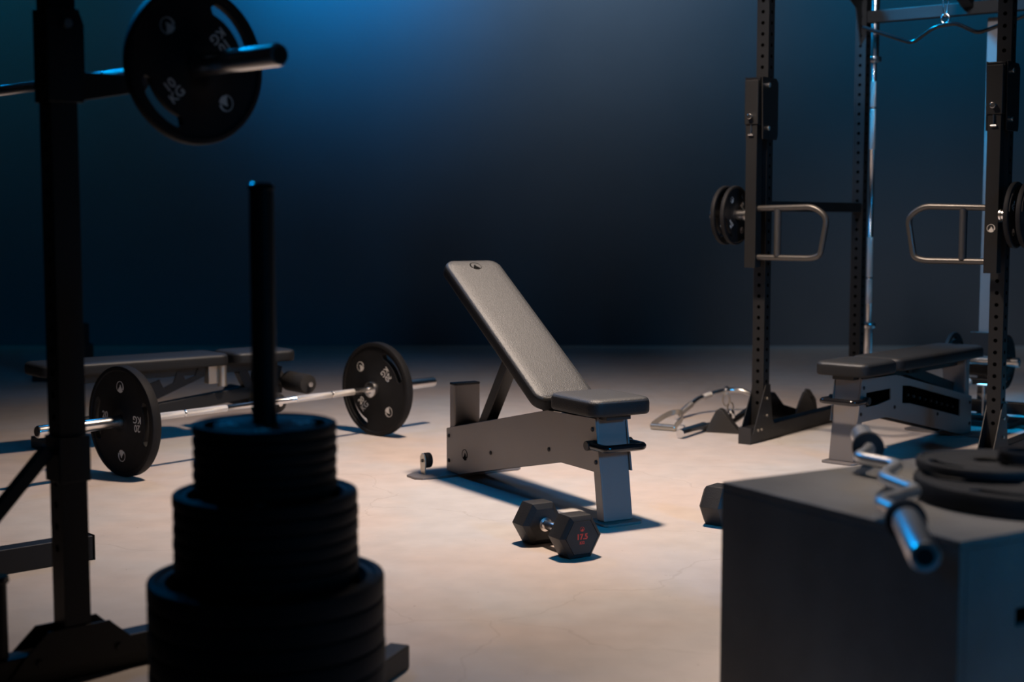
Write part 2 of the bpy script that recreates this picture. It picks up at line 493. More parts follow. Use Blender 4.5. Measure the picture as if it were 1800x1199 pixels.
# ------------------------------------------------------------------ adjustable bench
def make_bench(label, loc, rotz, incline, slotted_marks=True):
    t = thing('adjustable_bench', label, 'bench', loc, rotz, None)
    # main spine: two bent side plates
    poly = [(-1.15, .012), (-1.045, .012), (-.277, .177), (-.012, .177), (-.047, .362), (-.361, .354), (-1.15, .187)]
    MB().prism(poly, -.066, -.060, 'y').build('side_plate', M_grey, t, .0012, 1)
    # far plate with the two ladder slots, laid out as strips round the openings
    def lerp(a, b, x): return a[1] + (b[1] - a[1]) * (x - a[0]) / (b[0] - a[0])
    def top(x): return lerp((-1.15, .187), (-.361, .354), x) if x < -.361 else lerp((-.361, .354), (-.047, .362), x)
    def bot(x): return .012 if x < -1.045 else (lerp((-1.045, .012), (-.277, .177), x) if x < -.277 else .177)
    def slot(x):
        if -.31 < x < -.085: return (.238 + max(0, (-.18 - x)) * .10, .300 - max(0, -.20 - x) * .0)
        if -1.02 < x < -.42: return (bot(x) + .085, bot(x) + .165) if x < -.5 else (bot(-.5) + .085 + (x + .5) * .1, bot(-.5) + .165 + (x + .5) * .1)
        return None
    mb = MB(); xs = sorted(set([-1.15, -1.045, -1.02, -.9, -.8, -.7, -.6, -.5, -.42, -.361, -.31, -.277, -.2, -.18, -.085, -.047]))
    for a, b in zip(xs[:-1], xs[1:]):
        mid = (a + b) / 2
        sl = slot(mid)
        if sl:
            sa = slot(a + 1e-4) or slot(mid); sb = slot(b - 1e-4) or slot(mid)
            mb.prism([(a, bot(a)), (b, bot(b)), (b, sb[0]), (a, sa[0])], .060, .066, 'y')
            mb.prism([(a, sa[1]), (b, sb[1]), (b, top(b)), (a, top(a))], .060, .066, 'y')
        else:
            mb.prism([(a, bot(a)), (b, bot(b)), (b, top(b)), (a, top(a))], .060, .066, 'y')
    mb.prism([(-.047, .177), (-.012, .177), (-.047, .362)], .060, .066, 'y')
    sp = mb.build('side_plate', M_grey, t)
    mb = MB()
    for k in range(9):
        x = -.96 + k * .058
        mb.cyl((x, -.059, bot(x) + .122), (x, .059, bot(x) + .122), .006, n=10)
    mb.box((-.70, 0, .222), (.50, .03, .035), 0, Matrix.Rotation(-R(12), 3, 'Y'))
    mb.build('ladder', M_black, t)
    MB().prism([(-1.06, .035), (-1.03, .035), (-.277, .19), (-.10, .19), (-.10, .34), (-.36, .34), (-1.06, .19)], .012, .050, 'y').build('slot_shade_block', M_hole_shade, t)  # black filler added behind the slots as painted shade, not a bench part
    for y, s in ((-.0662, -1), (.0662, 1)):
        for x, z in ((-.062, .323), (-.040, .212), (-.347, .213), (-.778, .138), (-1.128, .158), (-1.129, .056)):
            mb = MB(); mb.cyl((x, y, z), (x, y + s * .002, z), .0085, n=18); mb.cyl((x, y + s * .002, z), (x, y + s * .005, z), .0065, .005, n=18)
            mb.build('bolt', M_black, t, angle=30)
    emblem(.046, M_darkprint, t, frame((-.991, -.0663, .098), (1, 0, 0), (0, 0, 1)))
    # front leg, slanted
    leg = MB().prism([(-.094, .372), (-.049, .372), (.003, .010), (-.042, .010)], -.0595, .0595, 'y').build('front_leg', M_grey, t, .004, 3)
    mb = MB(); fp = [(-.075, -.078), (.028, -.078), (.040, -.066), (.040, .066), (.028, .078), (-.075, .078)]
    mb.prism(fp, 0.0, .010); mb.build('foot_plate', M_grey, t, .002, 2)
    # rear post and cap
    MB().prism([(x - 1.113, y) for x, y in rrect(.046, .119, .008, 0)], .009, .366).build('rear_post', M_grey, t)
    MB().prism([(x - 1.113, y) for x, y in rrect(.048, .121, .009, 0)], .366, .376).build('post_cap', M_gloss, t, .002, 2)
    # rear foot plate with chamfered corners
    mb = MB(); mb.prism([(-1.19, -.20), (-1.155, -.245), (-1.08, -.245), (-1.055, -.22), (-1.055, .22), (-1.08, .245), (-1.155, .245), (-1.19, .20)], 0, .009)
    mb.build('rear_foot_plate', M_grey, t, .0015, 2)
    for s in (-1, 1):
        wm = MB().rev([(.012, 0), (.030, .04), (.031, .2), (.031, .8), (.030, .96), (.012, 1)], (-1.135, s * .150, .064), (-1.135, s * .176, .064), 28).build('wheel', M_rubber, t, angle=30)
        MB().prism([(-1.152, .008), (-1.118, .008), (-1.112, .07), (-1.122, .090), (-1.142, .094), (-1.158, .08), (-1.160, .06)], s * .180 - .003, s * .180 + .003, 'y').build('wheel_bracket', M_worn, wm, .001, 1)
        MB().cyl((-1.135, s * .184, .064), (-1.135, s * .187, .064), .007, n=14).build('axle_bolt', M_black, wm)
    # bumper handle around the front leg
    mb = MB()
    path = smooth_path([(-.070, -.078, .268), (.040, -.078, .268), (.040, .078, .268), (-.070, .078, .268)], .018, 5)
    mb.tube(path, .0135, 14)
    mb.build('carry_handle', M_gloss, t)
    for s in (-1, 1):
        MB().cyl((-.062, s * .0665, .268), (-.062, s * .094, .268), .017, n=20).build('handle_mount', M_black, t, .002)
    # seat
    mb = MB(); mb.box((-.12, 0, .368), (.24, .10, .02)); mb.box((-.075, 0, .362), (.05, .115, .018)); mb.build('seat_bracket', M_black, t, .002)
    pad(.30, .252, .058, .045, 'seat_pad', t, Matrix.Translation((-.118, 0, .376)))
    # backrest
    ca, sa = math.cos(incline), math.sin(incline)
    if incline > .1: o = Vector((-.315, 0, .400))
    else: o = Vector((-.278, 0, .434))
    X = Vector((-ca, 0, sa)); Zn = Vector((sa, 0, ca)); Y = Zn.cross(X)
    m = Matrix((X, Y, Zn)).transposed().to_4x4(); m.translation = o + X * .445 - Zn * .055
    bp = pad(.89, .252, .055, .05, 'backrest_pad', t, m)
    e = emblem(.050, M_darkprint, bp, frame((.390, 0, .0567), (0, 1, 0), (1, 0, 0)))
    mb = MB(); mb.M = m
    mb.box((-.02, 0, -.022), (.74, .05, .04)); mb.box((-.36, 0, -.03), (.10, .085, .055)); mb.box((-.05, 0, -.003), (.6, .18, .005))
    if incline > .1: mb.prism([(-.445, -.058), (-.38, -.058), (-.30, -.03), (-.40, .0), (-.45, -.01)], -.035, .035, 'y')
    mb.build('backrest_frame', M_black, t, .003)
    a = o + X * (.40 if incline > .1 else .27) - Zn * .075
    b = Vector((-.945, 0, .205)) if incline > .1 else Vector((-1.04, 0, .235))
    mb = MB(); mb.bar(a, b, .05, .05); mb.cyl(a + Vector((0, -.04, 0)), a + Vector((0, .04, 0)), .016, n=16)
    mb.build('support_strut', M_black, t, .004)
    return t

make_bench('grey adjustable bench with its backrest raised, in the middle of the floor', (.364, 4.802, 0), R(-60), R(32.6))
make_bench('grey adjustable bench set flat, standing inside the power rack', (1.403, 5.994, 0), R(-131.7), 0.0)

# ------------------------------------------------------------------ hex dumbbells
def make_dumbbell(label, loc, rotz, marked, group=None):
    t = thing('hex_dumbbell', label, 'dumbbell', loc, rotz, group)
    A = .0665; z0 = A
    def hexr(a): return [(a / math.cos(R(30)) * math.cos(R(60 * k)), z0 + a / math.cos(R(30)) * math.sin(R(60 * k))) for k in range(6)]
    for s in (-1, 1):
        mb = MB(); st = [(.066, A - .017), (.078, A - .001), (.081, A), (.141, A), (.144, A - .001), (.156, A - .0135), (.1565, A - .0145), (.155, A - .016)]
        vs = []; fs = []
        for x, a in st: vs += [(s * x, y, z) for y, z in hexr(a)]
        for i in range(len(st) - 1):
            for k in range(6): fs.append((i * 6 + k, i * 6 + (k + 1) % 6, (i + 1) * 6 + (k + 1) % 6, (i + 1) * 6 + k))
        fs.append(tuple(range(6))); fs.append(tuple(range((len(st) - 1) * 6, len(st) * 6)))
        mb.add(vs, fs)
        h = mb.build('head', M_head, t, .0015, 2, angle=20)
        if marked:
            ex = (0, s, 0)
            lettering('17.5', .024, M_red, h, frame((s * .1552, 0, z0 + .002), ex, (0, 0, 1)), 'weight_number', bold=.0007)
            lettering('KG', .013, M_red, h, frame((s * .1552, 0, z0 - .0165), ex, (0, 0, 1)), 'unit_lettering', bold=.0004)
            emblem(.015, M_red, h, frame((s * .1552, 0, z0 + .026), ex, (0, 0, 1)))
    mb = MB()
    prof = [(-.07, .0225), (-.060, .0225), (-.058, .0145), (-.03, .0158), (0, .0168), (.03, .0158), (.058, .0145), (.060, .0225), (.07, .0225)]
    mb.rev([(r, (x + .07) / .14) for x, r in prof], (-.07, 0, z0), (.07, 0, z0), 28)
    mb.build('handle', M_chrome, t, angle=40)
    return t

make_dumbbell('black hexagonal 17.5 kg dumbbell on the floor in front of the raised bench', (.138, 4.432, 0), R(-60), True)
make_dumbbell('black hexagonal dumbbell half hidden behind the left edge of the dark box', (.800, 4.735, 0), R(-37), False)

# ------------------------------------------------------------------ stepped plate stack on its tree
px, py = -.470, 2.680
t = thing('plate_tree', 'black plate tree with a tall round post rising through the stepped stack', 'plate rack', (px, py, 0))
MB().cyl((0, 0, .06), (0, 0, 1.098), .0235, n=36).build('post', M_black, t, .002)
MB().rev([(.0235, 0), (.0245, .2), (.0245, .8), (.021, 1)], (0, 0, 1.098), (0, 0, 1.112), 36).build('post_cap', M_gloss, t)
d = Vector((.345, .938, 0)); nrm = Vector((.938, -.345, 0))
mb = MB(); mb.bar(d * -.60 + Vector((0, 0, .028)), d * .605 + Vector((0, 0, .028)), .05, .056); mb.build('base_beam', M_black, t, .004)
mb = MB(); mb.bar(nrm * -.30 + Vector((0, 0, .028)), nrm * -.026 + Vector((0, 0, .028)), .05, .056); mb.bar(nrm * .30 + Vector((0, 0, .028)), nrm * .026 + Vector((0, 0, .028)), .05, .056)
mb.build('cross_beam', M_black, t, .004)
MB().rev([(.08, 0), (.08, .6), (.05, 1)], (0, 0, .056), (0, 0, .068), 32).build('plate_stop', M_black, t)
ords = ['topmost', 'second', 'third', 'fourth', 'fifth', 'sixth', 'seventh', 'eighth', 'ninth']
z = .0685
tiers = [('large', 7, 'large', 'bottom'), ('medium', 6, 'medium', 'middle'), ('small', 6, 'small', 'top')]
for kind, n, word, tier in tiers:
    for k in range(n):
        i = n - 1 - k; T = PL[kind]['T'] if kind != 'large' else .042
        zc = z + T / 2
        lab = f'{word} black plate, ' + ('topmost' if i == 0 else ords[i] + ' from top') + f' of the stepped foreground stack\'s {tier} tier'
        rz = random.uniform(-.1, .1)
        ox = random.uniform(-.0011, .0011)
        if kind == 'small' and i == 0: rz = R(8)
        if kind == 'large' and i == 0: rz = R(10)
        make_plate(kind, lab, (px + ox, py - ox, zc), (0, 0, rz), f'{word} plates in the {tier} tier of the foreground stack', (1,) if i == 0 else ())
        z += T + .0004

# ------------------------------------------------------------------ foreground squat rack (left)
def hole_discs(mb, x, y, z0, z1, half, dirs, step=.05, r=.0085, mi=1):  # black surface discs paint the shade of holes, nothing is cut
    n = int((z1 - z0) / step)
    for k in range(n + 1):
        z = z0 + k * step
        for (dx, dy) in dirs:
            mb.cyl((x + dx * (half - .001), y + dy * (half - .001), z), (x + dx * (half + .0006), y + dy * (half + .0006), z), r, n=16, mi=mi)

r1 = thing('squat_rack', 'black squat rack in the left foreground holding a loaded barbell', 'squat rack', (-1.007, 3.190, 0), math.atan2(.669, .743))
# local x runs along the foot beams, local y across the rack (towards the back left)
def upright(y, nm='upright'):
    mb = MB(); mb.box((0, y, 1.125), (.062, .062, 2.10))
    hole_discs(mb, 0, y, 0.30, 2.10, .031, ((1, 0), (-1, 0)))
    return mb.build(nm, [M_black, M_hole_shade], r1, .004)
W = 1.03
for y in (0, W):
    upright(y)
    a, b_ = -1.05, .53
    mb = MB(); mb.box(((a + b_) / 2, y, .0375), (b_ - a, .06, .075)); fb = mb.build('foot_beam', M_black, r1, .004)
    MB().box((b_ + .002, y, .0375), (.004, .066, .080)).build('end_cap', M_gloss, fb, .0015)
    for s in (-1, 1):
        mb = MB()
        mb.prism([(-.165, .030), (.165, .030), (.125, .076), (.082, .114), (.074, .122), (-.074, .122), (-.082, .114), (-.125, .076)], y + s * .034 - .0025, y + s * .034 + .0025, 'y')
        g = mb.build('gusset', M_black, r1, .001, 1)
        for x in (-.095, .095): MB().cyl((x, y + s * .0365, .055), (x, y + s * .043, .055), .009, n=6).build('bolt', M_black, g)
    # sleeve and brace
    MB().box((0, y, .505), (.076, .076, .105)).build('brace_sleeve', M_black, r1, .003)
    MB().bar((-.045, y, .53), (-.46, y, .09), .028, .030).build('brace', M_black, r1, .003)
mb = MB(); mb.box((-1.0, W / 2, .0375), (.06, W - .06, .06)); mb.build('rear_cross_beam', M_black, r1, .004)
mb = MB(); mb.box((0, W / 2, 2.145), (.062, W + .062, .06)); mb.build('top_cross_beam', M_black, r1, .004)
mb = MB(); mb.cyl((-.170, 0, .075), (-.170, 0, .245), .0185, n=24); mb.build('storage_peg', M_black, r1)
MB().rev([(.023, 0), (.025, .3), (.023, 1)], (-.170, 0, .245), (-.170, 0, .260), 24).build('peg_cap', M_gloss, r1)
BX = .150
for y in (0, W):
    mb = MB()
    for s in (-1, 1):
        mb.prism([(-.038, 1.30), (.042, 1.30), (.048, 1.31), (.048, 1.47), (.036, 1.505), (-.038, 1.505)], y + s * .0345 - .003, y + s * .0345 + .003, 'y')
        mb.prism([(.040, 1.305), (BX + .045, 1.335), (BX + .055, 1.35), (BX + .055, 1.40), (BX + .040, 1.40), (BX + .028, 1.369), (.040, 1.369)], y + s * .030 - .004, y + s * .030 + .004, 'y')
    mb.box((.100, y, 1.353), (.15, .056, .03))
    j = mb.build('bar_cup', M_black, r1, .002)
    MB().cyl((.005, y - .038, 1.47), (.005, y - .052, 1.47), .010, n=16).build('cup_pin', M_worn, j)

# racked barbell
ba = Vector((-math.sin(R(46)), math.cos(R(46)), 0))
bend = Vector((-.480, 2.980, 1.383))
rc = bend + ba * 1.1
make_barbell('chrome barbell resting in the foreground squat rack, one thick end pointing at the viewer', rc, ba)
make_plate('medium', 'medium black slotted plate on the racked barbell at the upper left', bend + ba * .31, axis_rot(-ba, R(43)), sides=(1,))

# ------------------------------------------------------------------ power rack (right)
U0 = Vector((1.165, 6.625, 0))
rk = thing('power_rack', 'tall black power rack with lever arms at the right', 'power rack', U0, math.atan2(-.6, .8))
# local x across the rack (towards front right), local y to the back
RW, RD = 1.10, 1.10
for x in (0, RW):
    for y in (0, RD):
        mb = MB(); mb.box((x, y, 1.14), (.06, .06, 2.13))
        hole_discs(mb, x, y, .18, 2.12, .030, ((0, -1), (1, 0)))
        mb.build('upright', [M_black, M_hole_shade], rk, .004)
    mb = MB(); mb.box((x, RD / 2 - .02, .0375), (.06, RD + .26, .075)); fb = mb.build('foot_beam', M_black, rk, .004)
    MB().box((x, -.152, .0375), (.064, .004, .078)).build('end_cap', M_grip, fb, .0015)
    for s in (-1, 1):
        mb = MB(); mb.prism([(-.135, .045), (.10, .045), (.06, .10), (.033, .265), (-.012, .265)], x + s * .0325 - .0025, x + s * .0325 + .0025, 'x')
        g = mb.build('gusset', M_black, rk, .001, 1)
        for yy, zz in ((-.09, .06), (-.055, .06), (0, .12), (0, .2)):
            MB().cyl((x + s * .035, yy, zz), (x + s * .040, yy, zz), .007, n=6).build('bolt', M_worn, g)
    mb = MB(); mb.box((x, RD / 2, 2.235), (.06, RD + .06, .06)); mb.build('top_side_beam', M_black, rk, .004)
    mb = MB(); mb.prism([(RD - .03, 2.205), (RD - .30, 2.205), (RD - .10, 2.12), (RD - .03, 1.93)], x - .004, x + .004, 'x'); mb.build('top_gusset', M_black, rk)
mb = MB(); mb.box((RW / 2, RD, 2.075), (RW - .06, .05, .062)); mb.build('rear_cross_beam', M_black, rk, .004)
mb = MB(); mb.box((RW / 2, 0, 2.235), (RW - .06, .05, .06)); mb.build('front_cross_beam', M_black, rk, .004)
mb = MB(); mb.box((0, RD / 2, 1.095), (.05, RD - .06, .05)); mb.build('side_brace', M_black, rk, .004)
mb = MB(); mb.box((RW / 2, RD, .10), (RW - .06, .05, .06)); mb.build('lower_cross_beam', M_black, rk, .004)
mb = MB(); mb.box((RW / 2, RD / 2 - .02, 2.235), (.06, RD - .01, .06)); mb.bar((RW / 2 + .005, RD - .02, 2.10), (RW / 2 + .005, RD - .30, 2.22), .06, .05); mb.build('pulley_beam', M_black, rk, .004)

def lever_arm(x0, sgn, label, pl1, pl2):
    """sgn: direction of the grip loop along the rack's local x"""
    Rz = math.atan2(-.6, .8)
    M = Matrix.Translation(U0) @ Matrix.Rotation(Rz, 4, 'Z')
    t = thing('lever_arm', label, 'lever arm', M @ Vector((x0, -.10, 0)), Rz)
    mb = MB(); mb.box((0, 0, 1.235), (.055, .055, .84)); hole_discs(mb, 0, 0, 1.42, 1.46, .0275, ((0, -1),), mi=1, r=.007)
    arm = mb.build('arm_tube', [M_black, M_hole_shade], t, .004)
    if sgn < 0: emblem(.034, M_white, arm, frame((0, -.028, 1.0), (1, 0, 0), (0, 0, 1)))
    mb = MB(); mb.box((0, -.002, 1.565), (.068, .064, .20)); h = mb.build('hinge_block', M_black, t, .004)
    MB().cyl((-.036, 0, 1.655), (.036, 0, 1.655), .024, n=24).build('hinge_roller', M_gloss, h)
    for s in (-1, 1):
        MB().prism([(.0, 1.40), (.14, 1.40), (.15, 1.42), (.15, 1.66), (.13, 1.68), (-.01, 1.68)], s * .041 - .003, s * .041 + .003, 'x').build('trolley_plate', M_black, t, .001, 1)
    for z in (1.645, 1.45):
        MB().rev([(.012, 0), (.022, .1), (.022, .9), (.012, 1)], (-.041, .046, z), (.041, .046, z), 20).build('trolley_roller', M_gloss, t)
        for s in (-1, 1): MB().cyl((s * .044, .046, z), (s * .053, .046, z), .011, n=14).build('roller_bolt', M_chrome, t, .002)
    mb = MB(); mb.cyl((0, -.035, 1.50), (0, -.055, 1.50), .012, n=16); mb.build('pivot_bolt', M_chrome, t, .002)
    mb = MB(); mb.cyl((0, -.034, 1.463), (0, -.034, 1.42), .0035, n=10); mb.cyl((-.012, -.034, 1.418), (.012, -.034, 1.418), .005, n=10); mb.build('pull_pin', M_chrome, t)
    # grip loop
    a = .027 * sgn
    loop = smooth_path([(a, 0, 1.085), (sgn * .30, 0, 1.092), (sgn * .365, 0, 1.045), (sgn * .335, 0, .875), (sgn * .29, 0, .862), (a, 0, .862)], .055, 8)
    MB().tube(loop, .0135, 16).build('grip_loop', M_darksteel, t)
    MB().cyl((sgn * .125, 0, .868), (sgn * .125, 0, 1.082), .0165, n=20).build('hand_grip', M_grip, t)
    # weight horn
    MB().rev([(.030, 0), (.030, .04), (.0245, .05), (.0245, .97), (.021, 1)], (-sgn * .0275, 0, 1.055), (-sgn * .215, 0, 1.055), 28).build('weight_horn', M_chrome, t, angle=40)
    for o_, lb in ((.090, pl1), (.140, pl2)):
        wp = M @ Vector((x0 - sgn * o_, -.10, 1.0542))
        dd = (M.to_3x3() @ Vector((sgn, 0, 0)))
        make_plate('small', lb, wp, axis_rot(dd, R(35)), 'small plates on the rack lever arms', (1,) if sgn > 0 else (-1,))
    return t

lever_arm(0, 1, 'black lever arm with grip loop on the left front upright of the power rack',
          'small black plate on the left lever arm, next to its upright', 'small black plate on the left lever arm, outermost on its peg')
lever_arm(RW, -1, 'black lever arm with white oval emblem on the power rack, at the right',
          'small black plate on the right lever arm, next to its upright', 'small black plate on the right lever arm, cut by the photo edge')

# lat bar on its hook
RM = Matrix.Translation(U0) @ Matrix.Rotation(math.atan2(-.6, .8), 4, 'Z')
cpos = Vector((2.0, 6.67, 0))
t = thing('lat_bar', 'thin wavy lat pulldown bar hanging at the top of the power rack', 'cable bar', cpos, math.atan2(-.6, .8))
MB().tube(smooth_path([(-.40, 0, 1.950), (-.155, 0, 1.858), (-.05, 0, 1.925), (.05, 0, 1.935), (.155, 0, 1.880), (.44, 0, 1.965)], .03, 6), .0095, 14).build('bar', M_gloss, t)
mb = MB(); mb.tube([(0.018 * math.cos(k * math.pi / 8), 0, 1.958 + .022 * math.sin(k * math.pi / 8)) for k in range(16)], .004, 8, closed=True); mb.build('eyelet', M_chrome, t)
t = thing('carabiner', 'steel snap hook joining the wavy bar to its cable', 'snap hook', cpos, R(20))
mb = MB(); mb.tube([((.013 + .004 * math.sin(k * math.pi / 12)) * math.cos(k * math.pi / 12), 0, 2.014 + .046 * math.sin(k * math.pi / 12)) for k in range(24)], .0038, 8, closed=True); mb.build('hook', M_chrome, t)
t = thing('cable', 'black pulley cable with a steel end hanging above the wavy bar', 'cable', cpos, 0)
MB().cyl((0, 0, 2.078), (0, 0, 2.21), .003, n=10).build('wire', M_black, t)
MB().rev([(.006, 0), (.015, .25), (.017, .7), (.009, 1)], (0, 0, 2.058), (0, 0, 2.098), 18).build('end_stop', M_chrome, t)

# upright stored barbell behind the rack
sb = make_barbell('chrome barbell stored standing upright behind the power rack', (1.935, 7.700, 1.172), (0, 0, 1), shaft=1.39, total=2.28)
t = thing('barbell_holder', 'small black floor holder under the upright barbell behind the rack', 'barbell holder', (1.935, 7.700, 0))
MB().rev([(.08, 0), (.08, .012 / .03), (.034, .014 / .03), (.034, 1)], (0, 0, 0), (0, 0, .03), 28).build('cup', M_black, t)

# cable tower with plates, back right
tw = RM @ Vector((.713, RD, 0)); tw.z = 0
tw = Vector((2.395, 7.165, 0))
t = thing('cable_tower', 'blue-lit square column of the cable machine at the back right of the power rack', 'cable machine', tw, math.atan2(-.6, .8))
MB().box((0, 0, 1.03), (.055, .055, 2.0)).build('column', M_grey, t, .003)
MB().box((0, 0, .015), (.34, .26, .03)).build('base', M_black, t, .003)
MB().box((.07, .0, 1.03), (.03, .03, 1.98)).build('guide_rail', M_black, t, .002)
mb = MB(); mb.box((0, -.045, .36), (.12, .03, .22)); mb.box((0, -.05, .22), (.16, .05, .03)); mb.build('carriage', M_black, t, .003)
MB().rev([(.03, 0), (.0245, .02), (.0245, .98), (.02, 1)], (-.20, -.09, .33), (.20, -.09, .33), 24).build('weight_horn', M_chrome, t)
MB().box((0, -.075, .33), (.05, .06, .05)).build('horn_mount', M_black, t, .003)
mb = MB(); mb.cyl((-.045, -.12, .06), (-.045, -.12, .20), .009, n=14); mb.build('lever', M_chrome, t)
MB().rev([(.004, 0), (.014, .1), (.0215, .35), (.0235, .55), (.019, .8), (.010, .95), (.003, 1)], (-.045, -.12, .195), (-.045, -.12, .242), 20).build('ball_knob', M_white, t)
mb = MB(); mb.cyl((.04, -.13, .06), (.04, -.13, .21), .006, n=12); mb.cyl((.01, -.13, .212), (.07, -.13, .212), .007, n=12); mb.build('pull_pin', M_chrome, t)
mb = MB(); mb.cyl((-.16, -.12, .055), (.16, -.12, .055), .014, n=16); mb.bar((-.1, -.12, .045), (-.1, -.03, .045), .03, .03); mb.bar((.1, -.12, .045), (.1, -.03, .045), .03, .03); mb.build('foot_bar', M_black, t)
TM = Matrix.Translation(tw) @ Matrix.Rotation(math.atan2(-.6, .8), 4, 'Z')
for s, lb in ((-1, 'small black plate on the left of the cable column, behind the flat bench'), (1, 'small black plate on the right of the cable column, at the photo edge')):
    make_plate('small', lb, TM @ Vector((s * .13, -.09, .3292)), axis_rot(TM.to_3x3() @ Vector((-1, 0, 0)), R(70)), 'small plates on the cable column', (1,))

# ------------------------------------------------------------------ cable attachments on the floor
t = thing('stirrup_handle', 'dull metal stirrup handle lying leftmost among the cable attachments', 'cable handle', (.745, 6.93, 0), R(-32))
MB().rev([(.013, 0), (.016, .03), (.016, .97), (.013, 1)], (-.068, 0, .0165), (.068, 0, .0165), 20).build('grip', M_worn, t)
mb = MB()
arc = []
for k in range(15):
    q = math.pi * k / 14
    arc.append((-.062 * math.cos(q) , .02 + .15 * math.sin(q) ** .8, .030 + .042 * math.sin(q)))
arc = [(-.066, 0, .024)] + arc + [(.066, 0, .024)]
vs = []; fs = []
for x, y, zz in arc:
    vs += [(x, y, zz - .014), (x, y, zz + .014), (x * .93, y - .003, zz + .014), (x * .93, y - .003, zz - .014)]
for k in range(len(arc) - 1):
    for j in range(4): fs.append((k * 4 + j, k * 4 + (j + 1) % 4, k * 4 + 4 + (j + 1) % 4, k * 4 + 4 + j))
fs += [(0, 1, 2, 3), (len(vs) - 4, len(vs) - 3, len(vs) - 2, len(vs) - 1)]
mb.add(vs, fs); mb.build('strap', M_worn, t)

t = thing('curved_cable_bar', 'blue-tinted chrome curved cable bar arched over the floor behind the attachments', 'cable bar', (0, 0, 0))
pts = [(.850, 7.29, .018), (.925, 7.42, .048), (.990, 7.50, .085), (1.075, 7.56, .105), (1.155, 7.60, .118), (1.235, 7.60, .118), (1.300, 7.55, .090), (1.335, 7.48, .050), (1.345, 7.44, .022)]
MB().tube(smooth_path(pts, .04, 5), .0135, 14).build('bar', M_chrome, t)
def seg(a, b, r, nm, m, par): MB().cyl(Vector(a), Vector(b), r, n=18).build(nm, m, par, .002)
def mixp(a, b, f): return Vector(a) * (1 - f) + Vector(b) * f
seg(mixp(pts[0], pts[1], .25), mixp(pts[1], pts[2], .3), .0175, 'knurled_sleeve', M_shaft, t)
seg(mixp(pts[2], pts[3], .3), mixp(pts[2], pts[3], .85), .0175, 'knurled_sleeve', M_shaft, t)
seg(mixp(pts[3], pts[4], .85), mixp(pts[4], pts[5], .1), .022, 'swivel', M_chrome, t)
MB().tube([(1.150 + .018 * math.cos(k * math.pi / 8), 7.575, .068 + .036 * math.sin(k * math.pi / 8)) for k in range(16)], .0045, 8, closed=True).build('ring', M_worn, t)
MB().rev([(.018, 0), (.028, .3), (.028, .9), (.02, 1)], (1.30, 7.54, .09), (1.348, 7.43, .028), 18).build('end_sleeve', M_grip, t)

t = thing('row_handle', 'close-grip row handle with chrome tube grip and black wedge, in front of the curved bar', 'cable handle', (0, 0, 0))
MB().rev([(.020, 0), (.0225, .04), (.0225, .96), (.020, 1)], (.795, 6.665, .0235), (.945, 6.915, .0235), 24).build('grip', M_chrome, t)
MB().cyl((.935, 6.900, .0235), (.985, 6.93, .0255), .017, n=18).build('tube', M_chrome, t)
mb = MB(); m3 = frame((1.02, 6.87, 0), (.93, -.37, 0), (0, 0, 1)); mb.M = m3
mb.prism([(-.075, 0), (.105, 0), (.055, .055), (.010, .112), (-.008, .118), (-.022, .108)], -.03, .03)
mb.build('wedge_plate', M_grip, t, .004)
MB().tube(smooth_path([(1.05, 6.90, .030), (1.13, 7.00, .060), (1.19, 7.12, .075), (1.26, 7.26, .07)], .04, 5), .016, 14).build('rear_tube', M_gloss, t)
MB().rev([(.012, 0), (.018, .3), (.018, .8), (.010, 1)], (1.085, 6.955, .050), (1.075, 6.945, .100), 18).build('swivel', M_chrome, t)
MB().tube([(1.075 + .014 * math.cos(k * math.pi / 8), 6.945, .115 + .022 * math.sin(k * math.pi / 8)) for k in range(16)], .004, 8, closed=True).build('ring', M_worn, t)

t = thing('neutral_grip_attachment', 'black neutral-grip cable attachment with two fin pads, behind the left rack foot', 'cable handle', (1.485, 7.30, 0), R(22))
mb = MB(); mb.prism([(-.20, .015), (-.17, .150), (-.155, .152), (-.10, .085), (-.02, .060), (.08, .050), (.08, .012), (-.06, .010), (-.14, .004)], -.015, .015, 'y'); mb.build('curved_body', M_gloss, t, .003)
for x, y, tl in ((.0, -.058, .12), (.085, .048, -.05)):
    mb = MB(); mb.M = Matrix.Translation((x, y, .0)) @ Matrix.Rotation(R(-20), 4, 'Z')
    mb.prism([(-.055, .003), (.055, .003), (.040, .10), (.008, .150), (-.012, .153), (-.030, .110), (-.05, .05)], -.016, .016, 'y')
    mb.build('fin_pad', M_grip, t, .005)
MB().cyl((-.02, -.045, .090), (.10, .045, .110), .015, n=18).build('grip', M_grip, t)

# ------------------------------------------------------------------ box with curl bar and plate
Nx, Ny, H = .762, 2.378, .50
e1 = Vector((math.cos(R(31)), math.sin(R(31)), 0)); e2 = Vector((-math.sin(R(31)), math.cos(R(31)), 0))
t = thing('plyo_box', 'large dark box in the right foreground with a curl bar lying on it', 'box', (Nx, Ny, 0), R(31))
BW, BD, TH = .60, .632, .018
MB().box((BW / 2, BD / 2, H - TH / 2), (BW, BD, TH)).build('top_panel', M_box, t, .003, 2)
MB().box((TH / 2, BD / 2, (H - TH) / 2), (TH, BD, H - TH)).build('side_panel', M_box, t, .0015, 1)
MB().box((BW - TH / 2, BD / 2, (H - TH) / 2), (TH, BD, H - TH)).build('side_panel', M_box, t, .0015, 1)
MB().box((BW / 2, BD - TH / 2, (H - TH) / 2), (BW - 2 * TH, TH, H - TH)).build('back_panel', M_box, t, .0015, 1)
mb = MB(); x0, x1, z0, z1 = .145, .455, .328, .362; xa, xb, za, zb = TH, BW - TH, 0, H - TH
